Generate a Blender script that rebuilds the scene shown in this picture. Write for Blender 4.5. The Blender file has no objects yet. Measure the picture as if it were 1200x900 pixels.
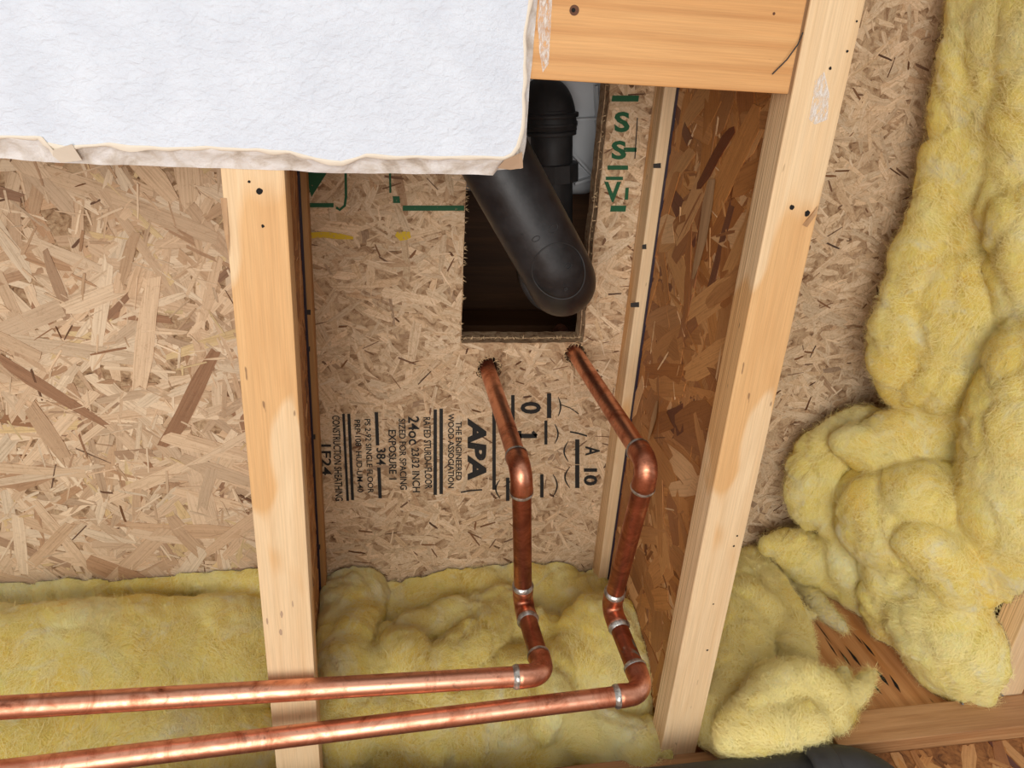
import bpy, bmesh, math, random
import numpy as np
from mathutils import Vector, Matrix, noise
from mathutils.geometry import tessellate_polygon

random.seed(7)
scene = bpy.context.scene
C = scene.collection

# ------------------------------------------------------------------ camera
F = 890.0                                    # focal length in pixels (1200 wide)
CZ = 1.78                                    # camera height over the floor
_z = np.array([433 - 600, 37 - 450, F]); CU = _z / np.linalg.norm(_z)          # world up seen by the camera
_j = np.array([466 - 600, 2428 - 450, F]); CJ = _j / np.linalg.norm(_j)
CJ = CJ - CU * (CJ @ CU); CJ = CJ / np.linalg.norm(CJ)                          # joist direction (+Y)
CX = np.cross(CJ, CU)                                                          # across the joists (+X)
cam_d = bpy.data.cameras.new('camera'); cam = bpy.data.objects.new('camera', cam_d); C.objects.link(cam)
cam_d.sensor_width = 36.0; cam_d.lens = F / 1200 * 36.0; cam_d.clip_start = 0.01
cam.matrix_world = Matrix(((CX[0], -CX[1], -CX[2], 0), (CJ[0], -CJ[1], -CJ[2], 0), (CU[0], -CU[1], -CU[2], CZ), (0, 0, 0, 1)))
scene.camera = cam

# ------------------------------------------------------------------ light
w = bpy.data.worlds.new('world'); scene.world = w; w.use_nodes = True
w.node_tree.nodes['Background'].inputs[0].default_value = (0.97, 0.985, 1.0, 1)
w.node_tree.nodes['Background'].inputs[1].default_value = 0.8
def area(name, loc, target, sx, sy, power, col):
    d = bpy.data.lights.new(name, 'AREA'); d.shape = 'RECTANGLE'; d.size = sx; d.size_y = sy; d.energy = power; d.color = col
    o = bpy.data.objects.new(name, d); C.objects.link(o); o.location = loc
    o.rotation_euler = (Vector(target) - Vector(loc)).to_track_quat('-Z', 'Y').to_euler()
    return o
area('upward_fill_light', (-0.45, -0.15, 0.22), (0.05, 0.25, 2.7), 1.9, 1.5, 54, (1.0, 0.985, 0.96))  # added fill near the floor, pointing up; no known lamp stands there
scene.view_settings.view_transform = 'Standard'; scene.view_settings.look = 'None'
scene.view_settings.gamma = 1.0; scene.view_settings.use_curve_mapping = False
scene.view_settings.exposure = 0.0

# ------------------------------------------------------------------ pixel -> place
def ray(px, py):
    d = np.array([px - 600.0, py - 450.0, F]); return np.array([d @ CX, d @ CJ, d @ CU])
def V(r): return Vector((float(r[0]), float(r[1]), float(r[2]) + CZ))
def atz(px, py, z): r = ray(px, py); return V(r * z / r[2])
def aty(px, py, y): r = ray(px, py); return V(r * y / r[1])
def atx(px, py, x): r = ray(px, py); return V(r * x / r[0])
ZS = 1.018                                   # underside of the subfloor, above the camera
ZB = 0.6626                                  # underside of the joists
FLW = 0.0503; FLT = 0.038                    # joist flange width and thickness
XL0 = -0.1206; XR0 = 0.3655; XN0 = 0.852     # left edges of the joists
YP = 0.85                                    # front of the wall plate
wz = lambda z: z + CZ

# ------------------------------------------------------------------ helpers
def link(o, parent=None):
    C.objects.link(o)
    if parent is not None: o.parent = parent
    return o
def tag(o, label=None, cat=None, group=None, kind=None):
    if label: o['label'] = label
    if cat: o['category'] = cat
    if group: o['group'] = group
    if kind: o['kind'] = kind
    return o
def root(name, loc, label=None, cat=None, group=None, kind=None):
    o = bpy.data.objects.new(name, None); C.objects.link(o); o.location = loc; o.empty_display_size = 0.05
    return tag(o, label, cat, group, kind)
def obj(name, verts, faces, mat, parent=None, smooth=False, origin=None):
    """mesh from world-space vertices; placed relative to its parent (or origin)"""
    off = Vector((0, 0, 0))
    p = parent
    while p is not None: off += p.location; p = p.parent
    base = Vector(origin) if origin is not None else off
    m = bpy.data.meshes.new(name)
    m.from_pydata([tuple(Vector(v) - base) for v in verts], [], faces)
    if smooth: m.polygons.foreach_set('use_smooth', [True] * len(m.polygons))
    m.update()
    if mat: m.materials.append(mat)
    o = bpy.data.objects.new(name, m); link(o, parent); o.location = base - off
    return o
def bmobj(name, bm, mat, parent=None, smooth=False, origin=None):
    bmesh.ops.recalc_face_normals(bm, faces=bm.faces)
    bm.verts.index_update()
    vs = [v.co.copy() for v in bm.verts]; fs = [[v.index for v in f.verts] for f in bm.faces]; bm.free()
    return obj(name, vs, fs, mat, parent, smooth, origin)
def box_bm(x0, x1, y0, y1, z0, z1, bev=0.0, seg=2, bm=None):
    b = bmesh.new()
    bmesh.ops.create_cube(b, size=1.0)
    for v in b.verts:
        v.co = Vector(((x0 + x1) / 2 + v.co.x * (x1 - x0), (y0 + y1) / 2 + v.co.y * (y1 - y0), (z0 + z1) / 2 + v.co.z * (z1 - z0)))
    if bev: bmesh.ops.bevel(b, geom=b.edges[:], offset=bev, segments=seg, affect='EDGES', profile=0.6)
    return b
def sweep(path, radii, seg=20, caps=True, wob=0.0):
    """tube along points; returns verts, faces"""
    path = [Vector(p) for p in path]; n = len(path)
    if not hasattr(radii, '__len__'): radii = [radii] * n
    tang = []
    for i in range(n):
        t = path[min(i + 1, n - 1)] - path[max(i - 1, 0)]
        tang.append(t.normalized())
    a = tang[0].orthogonal().normalized()
    vs, fs = [], []
    for i in range(n):
        if i: 
            q = tang[i - 1].rotation_difference(tang[i]); a = q @ a
            a = (a - tang[i] * a.dot(tang[i])).normalized()
        b = tang[i].cross(a)
        for k in range(seg):
            t = 2 * math.pi * k / seg
            r = radii[i] * (1 + (wob * noise.noise(path[i] * 90 + Vector((math.cos(t), math.sin(t), 0)) * 1.5) if wob else 0))
            vs.append(path[i] + (a * math.cos(t) + b * math.sin(t)) * r)
    for i in range(n - 1):
        for k in range(seg):
            k2 = (k + 1) % seg
            fs.append((i * seg + k, i * seg + k2, (i + 1) * seg + k2, (i + 1) * seg + k))
    if caps:
        fs.append(tuple(range(seg - 1, -1, -1))); fs.append(tuple((n - 1) * seg + k for k in range(seg)))
    return vs, fs
def arc(p0, p1, p2, r, n=10):
    """fillet points at corner p1"""
    p0, p1, p2 = Vector(p0), Vector(p1), Vector(p2)
    u = (p0 - p1).normalized(); v = (p2 - p1).normalized()
    ang = u.angle(v); d = r / math.tan(ang / 2)
    A = p1 + u * d; B = p1 + v * d
    c = p1 + (u + v).normalized() * (r / math.sin(ang / 2))
    a0 = A - c; ax = a0.cross(B - c).normalized(); tot = a0.angle(B - c)
    return [c + Matrix.Rotation(tot * i / n, 3, ax) @ a0 for i in range(n + 1)]

# ------------------------------------------------------------------ materials
class NT:
    def __init__(s, name):
        s.m = bpy.data.materials.new(name); s.m.use_nodes = True; s.t = s.m.node_tree
        s.b = s.t.nodes['Principled BSDF']; s.b.inputs['Roughness'].default_value = 0.8
    def n(s, typ, **kw):
        x = s.t.nodes.new(typ)
        for k, v in kw.items():
            if k in x.inputs: x.inputs[k].default_value = v
            else: setattr(x, k, v)
        return x
    def l(s, a, b): s.t.links.new(a, b)
    def coord(s, scale=(1, 1, 1), loc=(0, 0, 0), kind='Object', rot=(0, 0, 0)):
        tc = s.n('ShaderNodeTexCoord'); mp = s.n('ShaderNodeMapping')
        mp.inputs['Scale'].default_value = scale; mp.inputs['Location'].default_value = loc; mp.inputs['Rotation'].default_value = rot
        s.l(tc.outputs[kind], mp.inputs['Vector']); return mp.outputs[0]
    def noise(s, vec, scale=5, detail=4, rough=0.5, dist=0.0):
        x = s.n('ShaderNodeTexNoise'); x.inputs['Scale'].default_value = scale; x.inputs['Detail'].default_value = detail
        x.inputs['Roughness'].default_value = rough; x.inputs['Distortion'].default_value = dist
        s.l(vec, x.inputs['Vector']); return x.outputs['Fac']
    def ramp(s, fac, stops, interp='LINEAR'):
        x = s.n('ShaderNodeValToRGB'); x.color_ramp.interpolation = interp
        e = x.color_ramp.elements
        while len(e) < len(stops): e.new(0.5)
        for i, (p, c) in enumerate(stops):
            e[i].position = p; e[i].color = c if len(c) == 4 else (*c, 1)
        s.l(fac, x.inputs[0]); return x.outputs[0]
    def mix(s, fac, a, b, mode='MIX'):
        x = s.n('ShaderNodeMix', data_type='RGBA', blend_type=mode)
        for v, i in ((fac, 0), (a, 6), (b, 7)):
            if hasattr(v, 'is_linked'): s.l(v, x.inputs[i])
            else: x.inputs[i].default_value = v if i == 0 or len(v) == 4 else (*v, 1)
        return x.outputs[2]
    def math(s, op, a, b=None, c=None):
        x = s.n('ShaderNodeMath', operation=op)
        for i, v in enumerate((a, b, c)):
            if v is None: continue
            if hasattr(v, 'is_linked'): s.l(v, x.inputs[i])
            else: x.inputs[i].default_value = v
        return x.outputs[0]
    def bump(s, h, strength=0.3, dist=0.002):
        x = s.n('ShaderNodeBump'); x.inputs['Strength'].default_value = strength; x.inputs['Distance'].default_value = dist
        s.l(h, x.inputs['Height']); s.l(x.outputs[0], s.b.inputs['Normal']); return x
    def base(s, c):
        if hasattr(c, 'is_linked'): s.l(c, s.b.inputs['Base Color'])
        else: s.b.inputs['Base Color'].default_value = (*c, 1)
def sr(r, g, b):
    f = lambda c: ((c / 255 + 0.055) / 1.055) ** 2.4 if c > 10 else c / 255 / 12.92
    return (f(r), f(g), f(b))
G3 = lambda v: (v, v, v)

def mat_wood(name, light, dark, patch=None, along='Y', fine=1.0, lam=False, rings=0):
    t = NT(name)
    sc = {'X': (1.2, 22, 22), 'Y': (22, 1.2, 22), 'Z': (22, 22, 1.2)}[along]
    v = t.coord(sc)
    n1 = t.noise(v, 2.0 * fine, 6, 0.62, 0.4)
    col = t.ramp(n1, [(0.25, dark), (0.5, tuple((a + b) / 2 for a, b in zip(light, dark))), (0.72, light)])
    sc2 = {'X': (4, 200, 200), 'Y': (200, 4, 200), 'Z': (200, 200, 4)}[along]
    n2 = t.noise(t.coord(sc2), 3.0, 3, 0.6)
    col = t.mix(0.5, col, t.ramp(n2, [(0.35, G3(0.72)), (0.65, G3(1.0))]), 'MULTIPLY')
    if rings:
        wv = t.n('ShaderNodeTexWave'); wv.wave_type = 'BANDS'; wv.bands_direction = {'X': 'Y', 'Y': 'X', 'Z': 'X'}[along]
        for k_, v_ in (('Scale', rings), ('Distortion', 7.0), ('Detail', 3.0), ('Detail Scale', 0.7)): wv.inputs[k_].default_value = v_
        t.l(t.coord({'X': (.06, 1, 1), 'Y': (1, .06, 1), 'Z': (1, 1, .06)}[along], (.3, .2, .1)), wv.inputs['Vector'])
        col = t.mix(0.45, col, t.ramp(wv.outputs['Fac'], [(0.0, (0.74, 0.60, 0.46)), (0.35, (0.95, 0.93, 0.9)), (1.0, (1.05, 1.05, 1.05))]), 'MULTIPLY')
    if patch:
        sp = {'X': (1.8, 7, 7), 'Y': (7, 1.8, 7), 'Z': (7, 7, 1.8)}[along]
        pn = t.noise(t.coord(sp, (3.1, 1.7, 0)), 1.6, 3, 0.5, 0.3)
        col = t.mix(t.ramp(pn, [(0.52, G3(0)), (0.56, G3(1.0))]), col, patch, 'MULTIPLY')
    if lam:
        ln = t.noise(t.coord((1.5, 0.9, 520)), 1.0, 3, 0.7)
        ge = t.n('ShaderNodeNewGeometry'); sx = t.n('ShaderNodeSeparateXYZ'); t.l(ge.outputs['Normal'], sx.inputs[0])
        side = t.math('SUBTRACT', 1.0, t.math('ABSOLUTE', sx.outputs[2]))
        col = t.mix(side, col, t.ramp(ln, [(0.36, (0.55, 0.46, 0.38)), (0.46, (0.94, 0.88, 0.82)), (0.58, (1.12, 1.10, 1.08))]), 'MULTIPLY')
    # small dark pitch specks
    vo = t.n('ShaderNodeTexNoise'); vo.inputs['Scale'].default_value = 60; vo.inputs['Detail'].default_value = 2
    t.l(t.coord({'X': (.5, 2, 2), 'Y': (2, .5, 2), 'Z': (2, 2, .5)}[along]), vo.inputs['Vector'])
    col = t.mix(t.ramp(vo.outputs['Fac'], [(0.72, G3(0)), (0.76, G3(0.7))]), col, (0.16, 0.08, 0.035))
    t.base(col); t.b.inputs['Roughness'].default_value = 0.62
    t.bump(t.math('ADD', n1, n2), 0.25, 0.0012)
    return t.m

def mat_osb_base(name, light, mid, dark, scale=1.0):
    t = NT(name)
    v = t.coord((1, 1, 1))
    n1 = t.noise(v, 55 * scale, 6, 0.65, 1.6)
    col = t.ramp(n1, [(0.30, dark), (0.42, mid), (0.58, light), (0.75, tuple(min(1, c * 1.12) for c in light))])
    n2 = t.noise(v, 190 * scale, 4, 0.7, 2.0)
    col = t.mix(0.55, col, t.ramp(n2, [(0.3, G3(0.55)), (0.55, G3(1.0))]), 'MULTIPLY')
    t.base(col); t.b.inputs['Roughness'].default_value = 0.85
    t.bump(n2, 0.5, 0.0015); return t.m

def mat_strand(name, rough=0.78, swirl=0.0):
    """pressed wood strand: colour from the strand's own tint, grain along its length"""
    t = NT(name)
    a = t.n('ShaderNodeAttribute', attribute_name='tint')
    uv = t.n('ShaderNodeUVMap'); uv.uv_map = 'UVMap'
    mp = t.n('ShaderNodeMapping'); mp.inputs['Scale'].default_value = (14, 420, 1); t.l(uv.outputs[0], mp.inputs[0])
    g = t.noise(mp.outputs[0], 1.0, 4, 0.65, 0.3)
    col = t.mix(0.75, a.outputs['Color'], t.ramp(g, [(0.28, (0.60, 0.52, 0.44)), (0.5, (0.93, 0.91, 0.89)), (0.7, (1.06, 1.06, 1.06))]), 'MULTIPLY')
    v = t.coord((1, 1, 1))
    n2 = t.noise(v, 120, 5, 0.7, 1.2)
    col = t.mix(0.5, col, t.ramp(n2, [(0.30, (0.62, 0.54, 0.46)), (0.46, (1, 1, 1))]), 'MULTIPLY')
    if swirl:
        n3 = t.noise(v, 42, 5, 0.6, 3.2)
        col = t.mix(swirl, col, t.ramp(n3, [(0.30, (0.52, 0.40, 0.29)), (0.40, (0.9, 0.86, 0.8)), (0.52, (1, 1, 1)), (0.60, (0.78, 0.68, 0.57)), (0.66, (1, 1, 1))]), 'MULTIPLY')
    t.base(col); t.b.inputs['Roughness'].default_value = rough
    t.bump(t.math('ADD', g, n2), 0.35, 0.0012); return t.m

M = {}
M['flange'] = mat_wood('flange_veneer', sr(242, 214, 172), sr(222, 184, 136), (0.90, 0.74, 0.55), 'Y', lam=True)
M['flange_shaded'] = mat_wood('flange_veneer_shaded', sr(206, 158, 100), sr(160, 112, 62), None, 'Y', lam=True)  # darker copy of the veneer: shade on the left top flange put into its colour
M['pine'] = mat_wood('orange_pine', sr(228, 178, 118), sr(206, 148, 88), None, 'X', fine=0.8, rings=16)
M['plate'] = mat_wood('plate_lumber', sr(200, 152, 104), sr(160, 110, 66), None, 'X', fine=2.0, rings=60)
M['rim'] = mat_wood('rim_plywood', sr(222, 164, 108), sr(186, 126, 78), (0.86, 0.76, 0.62), 'Z', rings=14)
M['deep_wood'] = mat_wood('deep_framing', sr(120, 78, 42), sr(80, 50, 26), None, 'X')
M['osb_pale'] = mat_osb_base('osb_pale_base', sr(196, 166, 130), sr(160, 126, 92), sr(92, 62, 38))
M['osb_orange'] = mat_osb_base('osb_orange_base', sr(168, 112, 60), sr(132, 82, 40), sr(70, 38, 16), 0.7)
M['strand_pale'] = mat_strand('pale_strand')
M['strand_swirl'] = mat_strand('pale_pressed_strand', 0.8, 0.9)
M['strand_orange'] = mat_strand('resin_strand', 0.55)
def flat(name, c, rough=0.8, metal=0.0):
    t = NT(name); t.base(c); t.b.inputs['Roughness'].default_value = rough; t.b.inputs['Metallic'].default_value = metal; return t.m
def mat_ink(name, c, wear=0.5):
    t = NT(name); n = t.noise(t.coord(), 260, 4, 0.7)
    t.base(t.ramp(n, [(wear - 0.14, sr(176, 144, 108)), (wear - 0.06, c)])); t.b.inputs['Roughness'].default_value = 0.7; return t.m
M['ink'] = mat_ink('black_stencil_ink', (0.012, 0.011, 0.010), 0.37)
M['green_ink'] = mat_ink('green_stencil_ink', sr(16, 82, 46), 0.41)
M['yellow_ink'] = mat_ink('yellow_crayon', sr(206, 172, 30), 0.50)
M['pencil'] = flat('dark_pencil', (0.03, 0.025, 0.02), 0.7)
M['glue'] = flat('purple_black_glue', sr(44, 34, 48), 0.5)
M['hole'] = flat('nail_hole_dark', (0.006, 0.004, 0.003), 0.9)
M['steel'] = flat('nail_steel', (0.35, 0.34, 0.33), 0.45, 1.0)

def mat_drywall():
    t = NT('painted_drywall_face')
    v = t.coord()
    n1 = t.noise(t.coord((1, 1.5, 1), rot=(0, 0, 0.5)), 120, 5, 0.55, 0.6); n2 = t.noise(v, 26, 3, 0.5)
    col = t.ramp(n2, [(0.3, sr(206, 212, 222)), (0.7, sr(216, 222, 231))])
    def scuff(px, py, rx, ry, rot, lo):
        p = atz(px, py, ZB - 0.0127)
        mp = t.n('ShaderNodeMapping'); mp.vector_type = 'TEXTURE'; mp.inputs['Location'].default_value = (p.x, p.y, 0)
        mp.inputs['Rotation'].default_value = (0, 0, rot); mp.inputs['Scale'].default_value = (rx, ry, 1)
        tc = t.n('ShaderNodeTexCoord'); t.l(tc.outputs['Object'], mp.inputs[0])
        sx = t.n('ShaderNodeSeparateXYZ'); t.l(mp.outputs[0], sx.inputs[0])
        d = t.math('SQRT', t.math('ADD', t.math('MULTIPLY', sx.outputs[0], sx.outputs[0]), t.math('MULTIPLY', sx.outputs[1], sx.outputs[1])))
        nn = t.noise(t.coord((1, 1, 1)), 150, 4, 0.7)
        k = t.math('MULTIPLY', t.math('SUBTRACT', 1.0, t.math('MINIMUM', d, 1.0)), t.ramp(nn, [(lo, G3(0)), (lo + 0.12, G3(1))]))
        return k
    for a in ((20, 68, .026, .0025, 0.14, .36), (52, 80, .020, .003, 0.3, .30), (14, 26, .012, .006, 0, .5), (26, 108, .007, .004, 0, .45), (350, 140, .05, .010, .15, .55),
              (33, 148, .005, .004, 0, .45), (330, 112, .03, .004, 0.2, .52), (174, 60, .004, .003, 0, .4), (262, 116, .005, .003, 0, .4)):
        col = t.mix(scuff(*a), col, sr(104, 106, 112))
    t.base(col); t.b.inputs['Roughness'].default_value = 0.6
    h = t.math('ADD', n1, t.math('MULTIPLY', t.noise(v, 330, 3, 0.6), 0.35))
    t.bump(h, 0.6, 0.003); return t.m
M['drywall'] = mat_drywall()
def mat_gyp():
    t = NT('broken_gypsum_edge'); v = t.coord((1, 1, 1)); n = t.noise(v, 45, 5, 0.6, 0.8)
    t.base(t.ramp(n, [(0.32, sr(188, 176, 162)), (0.45, sr(214, 206, 196)), (0.6, sr(232, 229, 226))])); t.b.inputs['Roughness'].default_value = 0.9
    t.bump(t.noise(v, 160, 4, 0.7), 0.5, 0.002); return t.m
M['gypsum'] = mat_gyp()
M['paper'] = flat('torn_cream_paper', sr(226, 214, 196), 0.9)
M['kraft'] = flat('brown_backing_paper', sr(182, 152, 124), 0.9)
M['plaster'] = None
def mat_smear():
    t = NT('joint_compound_smear'); n = t.noise(t.coord((3, 1, 1)), 130, 4, 0.7)
    t.base(sr(228, 222, 214)); t.b.inputs['Roughness'].default_value = 0.9
    t.l(t.ramp(n, [(0.36, G3(0)), (0.62, G3(0.9))]), t.b.inputs['Alpha']); return t.m
M['smear'] = mat_smear()

def mat_abs(name, c, rough):
    t = NT(name); n = t.noise(t.coord(), 35, 5, 0.7)
    t.base(t.ramp(n, [(0.3, c), (0.75, tuple(x * 2.2 + 0.004 for x in c))])); t.l(t.ramp(n, [(0.3, G3(rough - .08)), (0.7, G3(rough + 0.12))]), t.b.inputs['Roughness'])
    t.bump(t.noise(t.coord(), 240, 3, 0.6), 0.08, 0.001); return t.m
M['abs'] = mat_abs('black_abs', (0.012, 0.012, 0.013), 0.40)
M['abs_dull'] = mat_abs('dull_black_abs', (0.016, 0.015, 0.015), 0.6)
M['tub'] = flat('grey_tub_plastic', sr(206, 208, 210), 0.4)

def mat_copper(name, tarn=0.5, green=0.0):
    t = NT(name); v = t.coord()
    n1 = t.noise(t.coord((1, 1, 1)), 28, 5, 0.65, 0.8)
    col = t.ramp(n1, [(0.28, sr(120, 66, 48)), (tarn - 0.06, sr(196, 126, 96)), (tarn + 0.12, sr(236, 172, 142))])
    n2 = t.noise(v, 75, 4, 0.7, 0.5)
    col = t.mix(t.ramp(n2, [(0.58, G3(0)), (0.72, G3(0.6))]), col, sr(100, 54, 42))
    met = t.ramp(n2, [(0.58, G3(1)), (0.72, G3(0.75))])
    if green:
        n3 = t.noise(t.coord((1, 1, 1), (4, 2, 1)), 38, 3, 0.6, 0.6)
        k = t.ramp(n3, [(0.60 - green * 0.25, G3(0)), (0.68 - green * 0.25, G3(0.8))])
        col = t.mix(k, col, sr(78, 104, 92)); met = t.mix(k, met, G3(0.15))
    t.base(col); t.l(met, t.b.inputs['Metallic'])
    t.l(t.ramp(n1, [(0.3, G3(0.50)), (0.65, G3(0.34))]), t.b.inputs['Roughness'])
    t.bump(n2, 0.06, 0.001); return t.m
M['copper'] = mat_copper('bright_copper', 0.44)
M['copper_dark'] = mat_copper('heat_darkened_copper', 0.62)
M['copper_green'] = mat_copper('verdigris_copper', 0.74, 0.22)
M['copper_fit'] = mat_copper('copper_fitting', 0.52)
def mat_solder():
    t = NT('silver_solder'); n = t.noise(t.coord(), 120, 4, 0.6)
    t.base(t.ramp(n, [(0.3, sr(120, 110, 100)), (0.6, sr(212, 210, 204))])); t.b.inputs['Metallic'].default_value = 0.8
    t.b.inputs['Roughness'].default_value = 0.34; t.bump(n, 0.6, 0.002); return t.m
M['solder'] = mat_solder()

def mat_wool(name, deep, mid, light, pale):
    t = NT(name); v = t.coord()
    n1 = t.noise(v, 8, 4, 0.55, 0.6); n2 = t.noise(t.coord((1, 1, 1), (5, 3, 2)), 17, 4, 0.6, 1.0)
    col = t.ramp(n1, [(0.30, mid), (0.50, light), (0.70, pale)])
    col = t.mix(t.ramp(n2, [(0.58, G3(0)), (0.78, G3(0.6))]), col, deep)
    n5 = t.noise(t.coord((1, 1, 1), (1, 8, 4)), 15, 5, 0.65, 1.2)
    col = t.mix(t.ramp(n5, [(0.52, G3(0)), (0.70, G3(0.75))]), col, sr(255, 250, 224))
    # fibre direction swirls slowly over the batt
    wv = t.n('ShaderNodeTexNoise'); wv.inputs['Scale'].default_value = 11; wv.inputs['Detail'].default_value = 3; t.l(v, wv.inputs['Vector'])
    sw = t.n('ShaderNodeMix', data_type='VECTOR'); sw.inputs[0].default_value = 0.10; t.l(v, sw.inputs[4]); t.l(wv.outputs['Color'], sw.inputs[5])
    mp = t.n('ShaderNodeMapping'); mp.inputs['Scale'].default_value = (330, 60, 150); mp.inputs['Rotation'].default_value = (0.3, 0.4, 0.5); t.l(sw.outputs[1], mp.inputs[0])
    fib = t.noise(mp.outputs[0], 1.0, 5, 0.7, 0.8)
    fine = t.noise(v, 420, 4, 0.7, 2.0)
    col = t.mix(0.8, col, t.ramp(fib, [(0.28, (0.84, 0.76, 0.56)), (0.46, (0.98, 0.96, 0.92)), (0.66, G3(1.0))]), 'MULTIPLY')
    t.base(col); b = t.b; b.inputs['Roughness'].default_value = 1.0
    b.inputs['Subsurface Weight'].default_value = 0.35; b.inputs['Subsurface Radius'].default_value = (0.03, 0.024, 0.008); b.inputs['Subsurface Scale'].default_value = 0.5
    b.inputs['Specular IOR Level'].default_value = 0.05
    n4 = t.noise(v, 48, 5, 0.6, 1.0)
    t.bump(t.math('ADD', t.math('MULTIPLY', n4, 1.3), t.math('ADD', t.math('MULTIPLY', fib, 0.9), t.math('MULTIPLY', fine, 0.35))), 0.8, 0.007); return t.m
M['wool'] = mat_wool('yellow_glass_wool', sr(253, 204, 70), sr(254, 222, 112), sr(255, 235, 142), sr(255, 249, 198))
M['wool_white'] = mat_wool('pale_glass_wool_mat', sr(240, 224, 150), sr(244, 234, 186), sr(248, 242, 208), sr(252, 248, 228))
M['wool_fibre'] = flat('glass_wool_fibre', sr(255, 240, 168), 1.0)

def mat_concrete():
    t = NT('concrete_slab'); n = t.noise(t.coord(), 3, 6, 0.6)
    t.base(t.ramp(n, [(0.3, sr(168, 164, 158)), (0.7, sr(196, 192, 186))])); t.b.inputs['Roughness'].default_value = 0.8; return t.m

# ------------------------------------------------------------------ wood strands of a pressed board
def strand_shape(cx, cy, L, W, ang, h, tilt, clip=None):
    ca, sa = math.cos(ang), math.sin(ang)
    j = lambda a: random.uniform(-a, a)
    e = random.uniform(-0.8, 0.8) * W
    loc = [(-L/2 + j(.1*W) - e*.5, -W/2), (-L*.17, -W/2 + j(.10*W)), (L*.2, -W/2 + j(.10*W)), (L/2 + j(.3*W) - e*.3, -W/2*random.uniform(.4, 1)),
           (L/2 + j(.5*W), W*.1), (L/2 + j(.3*W) + e*.3, W/2*random.uniform(.3, 1)), (L*.1, W/2 + j(.10*W)), (-L*.25, W/2 + j(.10*W)), (-L/2 + j(.4*W) + e*.5, W/2*random.uniform(.3, 1)), (-L/2 + j(.3*W), j(.2*W))]
    pts = [(cx + x*ca - y*sa, cy + x*sa + y*ca, x, y) for x, y in loc]
    if clip:
        for (nx, ny, d) in clip(cx, cy):                      # keep nx*x+ny*y >= d
            out = []
            for i in range(len(pts)):
                p, q = pts[i], pts[(i+1) % len(pts)]
                dp = nx*p[0] + ny*p[1] - d; dq = nx*q[0] + ny*q[1] - d
                if dp >= 0: out.append(p)
                if (dp >= 0) != (dq >= 0):
                    s = dp / (dp - dq); out.append(tuple(a + (b-a)*s for a, b in zip(p, q)))
            pts = out
            if len(pts) < 3: return None
    hs = [h + tilt[0]*p[2]/L + tilt[1]*p[3]/W for p in pts]
    return pts, hs
def strand_mesh(name, shapes, place, mat, parent, deep=-0.001):
    """shapes: list of (pts, hs, colour); place(u, v, h) -> world"""
    vs, fs, cols, uvs = [], [], [], []
    for pts, hs, c in shapes:
        n = len(pts); b = len(vs); o1, o2 = random.random()*9, random.random()*9
        for p, h in zip(pts, hs): vs.append(place(p[0], p[1], max(h, .00005)))
        for p in pts: vs.append(place(p[0], p[1], deep))
        U = [(p[2] + o1, p[3] + o2) for p in pts]
        fs.append(tuple(range(b, b + n))); uvs += U
        for i in range(n):
            k = (i + 1) % n
            fs.append((b + k, b + i, b + n + i, b + n + k)); uvs += [U[k], U[i], U[i], U[k]]
        cols += [c] * (2*n)
    o = obj(name, vs, fs, mat, parent)
    m = o.data
    at = m.attributes.new('tint', 'FLOAT_COLOR', 'POINT'); at.data.foreach_set('color', [x for c in cols for x in (*c, 1)])
    uv = m.uv_layers.new(name='UVMap'); uv.data.foreach_set('uv', [x for p in uvs for x in p])
    return o
def pick(pal):
    r = random.random() * sum(p[1] for p in pal)
    for c, wgt in pal:
        r -= wgt
        if r <= 0: break
    f = random.uniform(0.9, 1.1); g = random.uniform(-.02, .02)
    return (c[0]*f + g, c[1]*f, c[2]*f - g*.5)
def scatter(n, u0, u1, v0, v1, Lr, Wr, pal, hr, angf, clip=None, reject=None, tl=.0006):
    out = []
    for i in range(n):
        cx, cy = random.uniform(u0, u1), random.uniform(v0, v1)
        L = random.uniform(*Lr); W = min(random.uniform(*Wr), L*.5)
        if reject and reject(cx, cy, L): continue
        s = strand_shape(cx, cy, L, W, angf(cx, cy), random.uniform(*hr), (random.uniform(-tl, tl), random.uniform(-tl, tl)), clip)
        if s: out.append((s[0], s[1], pick(pal)))
    return out
PAL_PALE = [(sr(222, 194, 160), 4), (sr(212, 182, 148), 4), (sr(230, 206, 174), 3), (sr(200, 168, 134), 2.5), (sr(184, 148, 114), 1.0), (sr(216, 188, 140), .8), (sr(160, 120, 88), .35)]
PAL_FINE = [(sr(224, 198, 164), 4), (sr(216, 188, 154), 4), (sr(232, 208, 176), 3), (sr(204, 176, 140), 2), (sr(184, 148, 112), .6), (sr(130, 94, 66), .15)]
PAL_ORNG = [(sr(190, 132, 76), 5), (sr(176, 118, 64), 4), (sr(204, 150, 94), 2.6), (sr(160, 102, 54), 2.5), (sr(128, 76, 42), .9), (sr(220, 174, 124), 1.0), (sr(104, 56, 36), .3)]

_m = sr(216, 190, 156)
PAL_FINE = [(tuple(a*.6 + b*.4 for a, b in zip(c, _m)), k) for c, k in PAL_FINE]
# ================================================================== THE SETTING
fl = bmobj('floor', box_bm(-3.2, 3.2, -4.0, 1.3, -0.12, 0.0), mat_concrete()); tag(fl, 'plain grey concrete floor slab', None, None, 'structure')

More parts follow.
